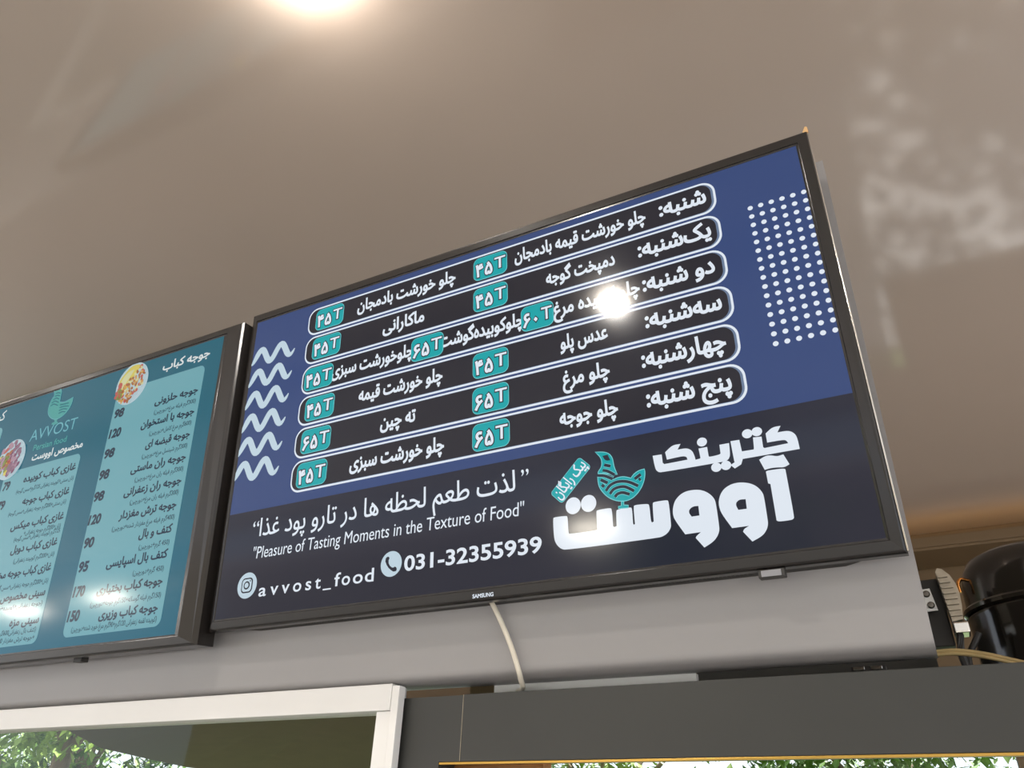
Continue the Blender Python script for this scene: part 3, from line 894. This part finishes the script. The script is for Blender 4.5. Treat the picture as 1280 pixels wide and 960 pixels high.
def glass_mat(name):
    m = bpy.data.materials.new(name); m.use_nodes = True
    nt = m.node_tree
    for n in list(nt.nodes):
        if n.type == 'BSDF_PRINCIPLED': nt.nodes.remove(n)
    tr = nt.nodes.new('ShaderNodeBsdfTransparent'); tr.inputs[0].default_value = (0.94, 0.95, 0.92, 1)
    gl = nt.nodes.new('ShaderNodeBsdfGlossy'); gl.inputs['Roughness'].default_value = 0.02
    fr = nt.nodes.new('ShaderNodeFresnel'); fr.inputs[0].default_value = 1.45
    mx = nt.nodes.new('ShaderNodeMixShader')
    ge = nt.nodes.new('ShaderNodeNewGeometry'); iv = nt.nodes.new('ShaderNodeMath'); iv.operation = 'SUBTRACT'; iv.inputs[0].default_value = 1.0
    mu = nt.nodes.new('ShaderNodeMath'); mu.operation = 'MULTIPLY'       # only the outer face mirrors
    nt.links.new(ge.outputs['Backfacing'], iv.inputs[1]); nt.links.new(fr.outputs[0], mu.inputs[0]); nt.links.new(iv.outputs[0], mu.inputs[1])
    nt.links.new(mu.outputs[0], mx.inputs[0]); nt.links.new(tr.outputs[0], mx.inputs[1]); nt.links.new(gl.outputs[0], mx.inputs[2])
    nt.links.new(mx.outputs[0], nt.nodes['Material Output'].inputs[0])
    return m
M['glass'] = glass_mat('window_glass')
bm = bmesh.new(); zbox(bm, -2.58, -0.669, 0.917, 0.921, -1.50, 0.1618)
part('pane', bm, M['glass'], win)

# ------------------------------------------------------------------ charcoal beam with the brass-edged opening below it
beam = empty('fascia_beam', P(-0.2, 0.94, -1.55))
tag(beam, 'dark charcoal metal beam with a vertical seam, running under the grey panel', 'beam')
bm = bmesh.new()
prism(bm, [(-0.655, -1.54), (-0.5775, -1.54), (-0.5775, 0.1012), (-0.5470, 0.1012), (-0.5470, 0.1795), (-0.655, 0.1795)], 0.920, 0.960)
for v in bm.verts: v.co.z += EYE
part('corner_panel', bm, M['charcoal'], beam)
bm = bmesh.new(); zbox(bm, -0.5462, 0.95, 0.9195, 0.960, 0.1012, 0.1803, 0.0008)
part('front_panel', bm, M['charcoal'], beam)
bm = bmesh.new(); zbox(bm, 0.87, 0.95, 0.921, 0.960, -1.54, 0.1010, 0.0008)
part('side_post', bm, M['charcoal'], beam)
bm = bmesh.new(); zbox(bm, -0.5465, -0.5458, 0.9190, 0.922, 0.1014, 0.1800)
part('seam_edge', bm, M['alu'], beam)
bm = bmesh.new(); zbox(bm, -0.5772, 0.869, 0.9205, 0.926, 0.0980, 0.1010, 0.0006)
part('brass_edge', bm, M['brass'], beam)['label'] = 'thin brass strip under the beam'
bm = bmesh.new(); zbox(bm, -0.652, 0.95, 0.9605, 1.45, 0.1665, 0.1785)
part('top_plate', bm, M['charcoal'], beam)
bm = bmesh.new(); zbox(bm, -0.652, 0.015, 1.40, 1.42, 0.179, 0.312)
part('gap_backing', bm, M['charcoal'], beam)  # added dark sheet, keeps the gap dark by hiding the wall behind
bm = bmesh.new(); zbox(bm, -0.618, -0.452, 0.966, 0.990, -1.54, 0.166, 0.001)
o = obj('wooden_board', bm, M['wood']); tag(o, 'orange wooden board seen through the opening at its left end, under the dark beam', 'board')
win2 = empty('window_2', P(0.2, 0.94, -1.55))
tag(win2, 'long glazed opening under the dark beam with a bright tree view', 'window', kind='structure')
bm = bmesh.new(); zbox(bm, -0.576, 0.868, 0.938, 0.942, -1.53, 0.0974)
part('pane', bm, M['glass'], win2)

# what lies in the gap on top of the beam
bm = bmesh.new(); zbox(bm, -0.527, -0.2505, 0.966, 0.976, 0.1786, 0.1985, 0.0008)
tag(obj('white_board', bm, M['white_board']), 'long thin white strip lying on the beam under the grey panel', 'board')
bm = bmesh.new(); zbox(bm, -0.652, -0.59, 1.115, 1.14, 0.1786, 0.246, 0.001)
tag(obj('brown_batten', bm, M['batten']), 'brown batten in the gap beside the white window frame', 'batten')
bm = bmesh.new()
lathe(bm, [(0.0, 0.0), (0.0045, 0.0), (0.0045, 0.024), (0.0035, 0.029), (0.0, 0.0305)], P(-0.188, 1.08, 0.1786), 16)
tag(obj('white_peg', bm, M['white_board'], smooth=True), 'tiny white peg standing in the dark gap under the grey panel', 'peg')
cb = empty('connector_block', P(-0.068, 1.075, 0.1786))
tag(cb, 'tiny metal connector block in the dark gap under the panel corner', 'connector')
bm = bmesh.new(); zbox(bm, -0.085, -0.045, 1.07, 1.085, 0.1786, 0.216, 0.001)
part('body', bm, M['case'], cb)
for i in range(2):
    bm = bmesh.new(); zbox(bm, -0.082 + i * 0.02, -0.069 + i * 0.02, 1.0675, 1.0699, 0.2105, 0.2145, 0.0006)
    part('terminal', bm, M['chrome'], cb)

# white cable from the main screen down over the panel lip
cp = [(-0.497, 0.8735, 0.300), (-0.4925, 0.8790, 0.2900), (-0.4757, 0.8850, 0.2571), (-0.4624, 0.8885, 0.2269), (-0.4535, 0.8905, 0.2020), (-0.4560, 0.9050, 0.1905), (-0.4700, 0.9380, 0.1872), (-0.5000, 0.9800, 0.1905), (-0.530, 1.030, 0.1890), (-0.550, 1.060, 0.1835)]
bm = bmesh.new(); tube(bm, spline([P(*p) for p in cp], 8), 0.0033, 12)
tag(obj('white_cable', bm, M['cable'], smooth=True), 'white power cable hanging below the main screen over the grey panel', 'cable')

# ------------------------------------------------------------------ machine parts on top of the beam at the right
cmp_ = empty('compressor', P(0.158, 1.30, 0.1786))
tag(cmp_, 'round black refrigeration compressor at the right edge on the beam', 'compressor')
c = P(0.163, 1.30, 0.1786)
bm = bmesh.new()
lathe(bm, [(0.0, 0.012), (0.085, 0.012), (0.094, 0.020), (0.096, 0.035), (0.096, 0.128), (0.0975, 0.133), (0.0975, 0.136), (0.096, 0.139)], c, 64)
part('lower_shell', bm, M['black_enamel'], cmp_, True)
bm = bmesh.new()
lathe(bm, [(0.0985, 0.1385), (0.101, 0.141), (0.101, 0.146), (0.0985, 0.149), (0.0955, 0.149), (0.095, 0.158), (0.0945, 0.178), (0.091, 0.198), (0.082, 0.214), (0.066, 0.2225), (0.040, 0.2275), (0.0, 0.229)], c, 64)
part('dome', bm, M['black_enamel'], cmp_, True)
for q in range(4):
    an = math.radians(45 + 90 * q)
    bm = bmesh.new()
    x, y = c.x + 0.085 * math.cos(an), c.y + 0.085 * math.sin(an)
    lathe(bm, [(0.0, 0.0), (0.014, 0.0), (0.016, 0.004), (0.014, 0.018), (0.0, 0.018)], Vector((x, y, c.z)), 20)
    part('foot', bm, M['case'], cmp_, True)
bm = bmesh.new(); tube(bm, spline([(c.x - 0.085, c.y - 0.030, c.z + 0.186), (c.x - 0.094, c.y - 0.034, c.z + 0.187), (c.x - 0.0985, c.y - 0.036, c.z + 0.180), (c.x - 0.0985, c.y - 0.036, c.z + 0.168)], 6), 0.0026, 12)
part('copper_stub', bm, M['copper'], cmp_, True)['label'] = 'short copper pipe stub on the left'

fin = empty('finned_unit', P(0.043, 1.20, 0.1786))
tag(fin, 'small finned aluminium unit between the grey panel and black compressor', 'machine part')
bm = bmesh.new()
ox = [(0.0368, 0.356), (0.0400, 0.3610), (0.0455, 0.3590), (0.0530, 0.3500), (0.0575, 0.3380), (0.0590, 0.3240), (0.0580, 0.3080), (0.0550, 0.2900), (0.0420, 0.2880)]
prism(bm, ox, 1.185, 1.215)
for v in bm.verts: v.co.z += EYE
part('body', bm, M['alu'], fin)
for i in range(8):
    z = 0.2945 + i * 0.0075
    bm = bmesh.new(); zbox(bm, 0.0415 - (z - 0.29) * 0.06, 0.0555 - max(0, z - 0.325) * 0.25, 1.1815, 1.1848, z, z + 0.0030, 0.0006)
    part('fin', bm, M['alu'], fin)
bm = bmesh.new(); zbox(bm, 0.0410, 0.0600, 1.183, 1.214, 0.2730, 0.2870, 0.002)
part('end_cap', bm, M['chrome'], fin)
bm = bmesh.new(); zbox(bm, 0.0060, 0.0400, 1.2155, 1.235, 0.2640, 0.3560, 0.002)
part('black_box', bm, M['case'], fin)
bm = bmesh.new(); prism(bm, [(0.0110, 0.3365), (0.0250, 0.3375), (0.0290, 0.3070), (0.0140, 0.3065)], 1.196, 1.1985)
for v in bm.verts: v.co.z += EYE
pl = part('terminal_plate', bm, M['white_board'], fin)
for x, z in ((0.0195, 0.3300), (0.0220, 0.3145)):
    bm = bmesh.new(); lathe(bm, [(0.0, 0.0), (0.0046, 0.0), (0.0046, 0.0012), (0.0032, 0.0024), (0.0, 0.0026)], (0, 0, 0), 20)
    box(bm, (-0.0034, -0.0006, 0.0024), (0.0034, 0.0006, 0.0030))
    for v in bm.verts: v.co = Vector((x + v.co.x, 1.196 - v.co.z, z + v.co.y + EYE))
    part('screw', bm, M['steel'], fin)
bm = bmesh.new(); tube(bm, [P(0.0475, 1.20, 0.276), P(0.0430, 1.20, 0.250), P(0.0520, 1.20, 0.1790)], 0.0050, 10)
part('stand_leg', bm, M['case'], fin)
bm = bmesh.new(); tube(bm, [P(0.0700, 1.205, 0.276), P(0.0560, 1.205, 0.255), P(0.0500, 1.205, 0.246)], 0.0040, 10)
tube(bm, [P(0.0500, 1.205, 0.246), P(0.0490, 1.20, 0.23)], 0.0040, 10)
part('brace', bm, M['case'], fin)

bp = [(-0.03, 1.14, 0.2460), (0.0038, 1.14, 0.2420), (0.036, 1.14, 0.2417), (0.0654, 1.14, 0.2358), (0.0907, 1.14, 0.2275), (0.1158, 1.14, 0.2184), (0.16, 1.14, 0.200), (0.21, 1.14, 0.184)]
bm = bmesh.new()
tube(bm, spline([P(x, y, z) for x, y, z in bp], 8), 0.0024, 10)
tube(bm, spline([P(x, y - 0.001, z - 0.0042) for x, y, z in bp], 8), 0.0024, 10)
tag(obj('beige_cable', bm, M['beige'], smooth=True), 'beige twin cable sagging in front of the black compressor', 'cable')

# ------------------------------------------------------------------ lamps
def downlight(x, y, label):
    c = P(x, y, 1.25)
    t = empty('downlight', c)
    tag(t, label, 'ceiling lamp', 'round downlights in the ceiling')
    bm = bmesh.new(); lathe(bm, [(0.038, -0.001), (0.052, -0.001), (0.054, -0.003), (0.052, -0.007), (0.047, -0.008), (0.038, -0.004), (0.038, -0.001)], c, 40)
    part('trim_ring', bm, M['gold'], t, True)
    bm = bmesh.new(); lathe(bm, [(0.037, -0.002), (0.037, -0.014), (0.034, -0.024), (0.024, -0.033), (0.012, -0.037), (0.0, -0.038)], c, 32)
    part('lens', bm, M['lens'], t, True)
    return t

downlight(-0.655, 0.442, 'round ceiling downlight in front of the main screen, just above the picture')
downlight(-0.66, -0.40, 'round ceiling downlight behind the camera, mirrored in the main screen')
downlight(-2.35, 0.455, 'unseen ceiling downlight added in front of the teal price screen')  # out-of-view lamp added for more interior light

def panel_lamp(x, y, r, label):
    c = P(x, y, 1.25)
    t = empty('ceiling_lamp', c)
    tag(t, label, 'ceiling lamp', 'flat round ceiling lamps far behind the camera')
    bm = bmesh.new(); lathe(bm, [(r * 0.9, -0.001), (r * 1.08, -0.001), (r * 1.08, -0.035), (r, -0.040), (r * 0.9, -0.001)], c, 40)
    part('rim', bm, M['white_frame'], t, True)
    bm = bmesh.new(); lathe(bm, [(r * 0.99, -0.036), (r * 0.9, -0.052), (r * 0.5, -0.062), (0.0, -0.065)], c, 40)
    part('lens', bm, M['lens_far'], t, True)
panel_lamp(-2.35, -4.30, 0.20, 'flat round ceiling lamp behind the camera, mirrored low in the main screen')
panel_lamp(-8.02, -4.05, 0.20, 'flat round ceiling lamp far to the left, mirrored right in the teal screen')
panel_lamp(-9.58, -4.05, 0.20, 'flat round ceiling lamp furthest left, mirrored left in the teal screen')

# warm light strip high on the back wall
cv = empty('cove_light', P(0.4, 3.25, 1.2))
tag(cv, 'warm glowing light strip high on the back wall, behind the compressor', 'light strip')
bm = bmesh.new(); zbox(bm, -0.5, 2.6, 3.35, 3.599, 1.095, 1.107, 0.003)
zbox(bm, -0.5, 2.6, 3.35, 3.362, 1.1075, 1.150, 0.003)
part('ledge', bm, M['wall'], cv)
bm = bmesh.new(); zbox(bm, -0.48, 2.58, 3.3625, 3.370, 1.112, 1.146, 0.001)
part('diffuser', bm, M['lens_cove'], cv)

# ------------------------------------------------------------------ outside: trees and a brown shade canopy
def tree(name, x, y, h, r0, crown, n, leaf, label, lean=0.0, seed=1, size=0.11, cat='tree', group=None):
    rng = random.Random(seed)
    t = empty(name, P(x, y, -1.6)); tag(t, label, cat, group)
    top = (x + lean * h, y, -1.6 + h)
    bm = bmesh.new()
    tube(bm, spline([P(x, y, -1.6), P(x + lean * h * 0.35 + 0.04, y + 0.05, -1.6 + h * 0.4), P(*top)], 6), [r0 * (1.25 - 0.75 * i / 12) for i in range(13)], 12)
    for i in range(5):
        an = rng.uniform(0, 6.28); rr_ = crown * rng.uniform(0.5, 0.9)
        tube(bm, spline([P(top[0], top[1], top[2] - h * 0.25), P(top[0] + rr_ * .5 * math.cos(an), top[1] + rr_ * .5 * math.sin(an), top[2] + .2), P(top[0] + rr_ * math.cos(an), top[1] + rr_ * math.sin(an), top[2] + rng.uniform(.3, 1.2))], 4), [r0 * (0.4 - 0.035 * i_) for i_ in range(9)], 8)
    part('trunk', bm, M['bark'], t, True)
    bm = bmesh.new()
    clumps = [(top[0] + crown * rng.uniform(-1, 1) * 0.75, top[1] + crown * rng.uniform(-1, 1) * 0.75, top[2] + rng.uniform(-0.9, 1.3) * crown * 0.55) for _ in range(26)]
    for i in range(n):
        cx, cy, cz = rng.choice(clumps)
        g = lambda: rng.gauss(0, crown * 0.17)
        p = P(cx + g(), cy + g(), cz + g() * 0.8)
        q = Matrix.Rotation(rng.uniform(0, 6.28), 3, 'Z') @ Matrix.Rotation(rng.uniform(-1.1, 1.1), 3, 'X')
        s = size * rng.uniform(0.6, 1.3)
        vs = [bm.verts.new(p + q @ Vector(v)) for v in ((-s * .2, -s, 0), (s * .45, -s * .1, s * .08), (0, s, 0), (-s * .45, s * .1, s * .08))]
        bm.faces.new(vs)
    o = part('foliage', bm, leaf, t)
    return t

tree('tree', -12.3, 8.4, 3.6, 0.20, 1.5, 2200, M['leaf_pale'], 'leaning tree trunk and leaves seen left in the white window', 0.10, 3)
tree('tree', -15.7, 11.4, 3.2, 0.17, 1.4, 2200, M['leaf'], 'second slimmer tree right of the leaning trunk in the white window', 0.04, 5)
tree('tree', -20.0, 13.0, 3.0, 0.18, 1.9, 2600, M['leaf_pale'], 'bright leafy tree at the left edge of the white window', 0.02, 8)
tree('tree', -11.6, 15.2, 3.0, 0.16, 1.9, 2600, M['leaf'], 'tree crown beyond the brown canopy in the white window', 0.0, 9)
tree('tree', -5.2, 13.6, 2.7, 0.16, 1.9, 3400, M['leaf_pale'], 'bright tree outside, left in the glazed opening under the beam', 0.0, 11)
tree('tree', -0.9, 13.2, 2.7, 0.15, 1.8, 3400, M['leaf'], 'bright tree outside, middle of the opening under the beam', 0.0, 12)
tree('tree', 2.4, 17.5, 3.0, 0.14, 1.9, 3000, M['leaf_pale'], 'slim tree outside, right end of the opening under the beam', 0.0, 15)
tree('shade_tree', 2.5, 6.8, 5.3, 0.17, 2.7, 2600, M['leaf'], 'tall tree outside behind the back wall, mirrored in the ceiling', 0.0, 21, 0.14)

can = empty('shade_canopy', P(-6, 8, -1.6))
tag(can, 'brown canvas canopy behind the white framed window, widened unseen to shade the ground', 'canopy')
edge = [(-6.0, 3.75), (-7.95, 5.39), (-9.4, 7.06), (-9.9, 8.3), (-10.2, 9.2), (-10.0, 10.3), (-5.4, 10.3), (-4.7, 8.8), (1.05, 8.8), (1.05, 3.75)]  # right part extended out of view to shade the ground the ceiling mirrors
bm = bmesh.new()
a0 = [bm.verts.new(P(x, y, 1.0)) for x, y in edge]
cx_, cy_ = -4.6, 6.4
a1 = [bm.verts.new(P(cx_ + (x - cx_) * .5, cy_ + (y - cy_) * .5, 1.28)) for x, y in edge]
ap = bm.verts.new(P(cx_, cy_, 1.6))
b0 = [bm.verts.new(P(x, y, 1.03)) for x, y in edge]
b1 = [bm.verts.new(P(cx_ + (x - cx_) * .5, cy_ + (y - cy_) * .5, 1.31)) for x, y in edge]
bp_ = bm.verts.new(P(cx_, cy_, 1.63))
n = len(edge)
for i in range(n):
    j = (i + 1) % n
    bm.faces.new((a0[i], a0[j], a1[j], a1[i])); bm.faces.new((a1[i], a1[j], ap))
    bm.faces.new((b0[i], b0[j], b1[j], b1[i])); bm.faces.new((b1[i], b1[j], bp_))
    bm.faces.new((a0[i], a0[j], b0[j], b0[i]))
part('canvas', bm, M['canopy'], can)
bm = bmesh.new(); tube(bm, [P(cx_, cy_, -1.6), P(cx_, cy_, 1.62)], 0.05, 14)
part('pole', bm, M['charcoal'], can, True)

# across the street, behind the camera
bm = bmesh.new(); zbox(bm, -16, 9, -13.0, -12.5, -1.6, 2.6)  # put in out of view to darken what the screens mirror
tag(struct('wall_street_added', bm, M['added_street_wall']), 'unseen plain wall added behind the camera to darken the screen reflections', 'wall')
tree('tree', -3.0, -10.4, 2.9, 0.16, 1.9, 1500, M['leaf'], 'street tree behind the camera, mirrored faintly in the main screen', 0.0, 31, 0.16)
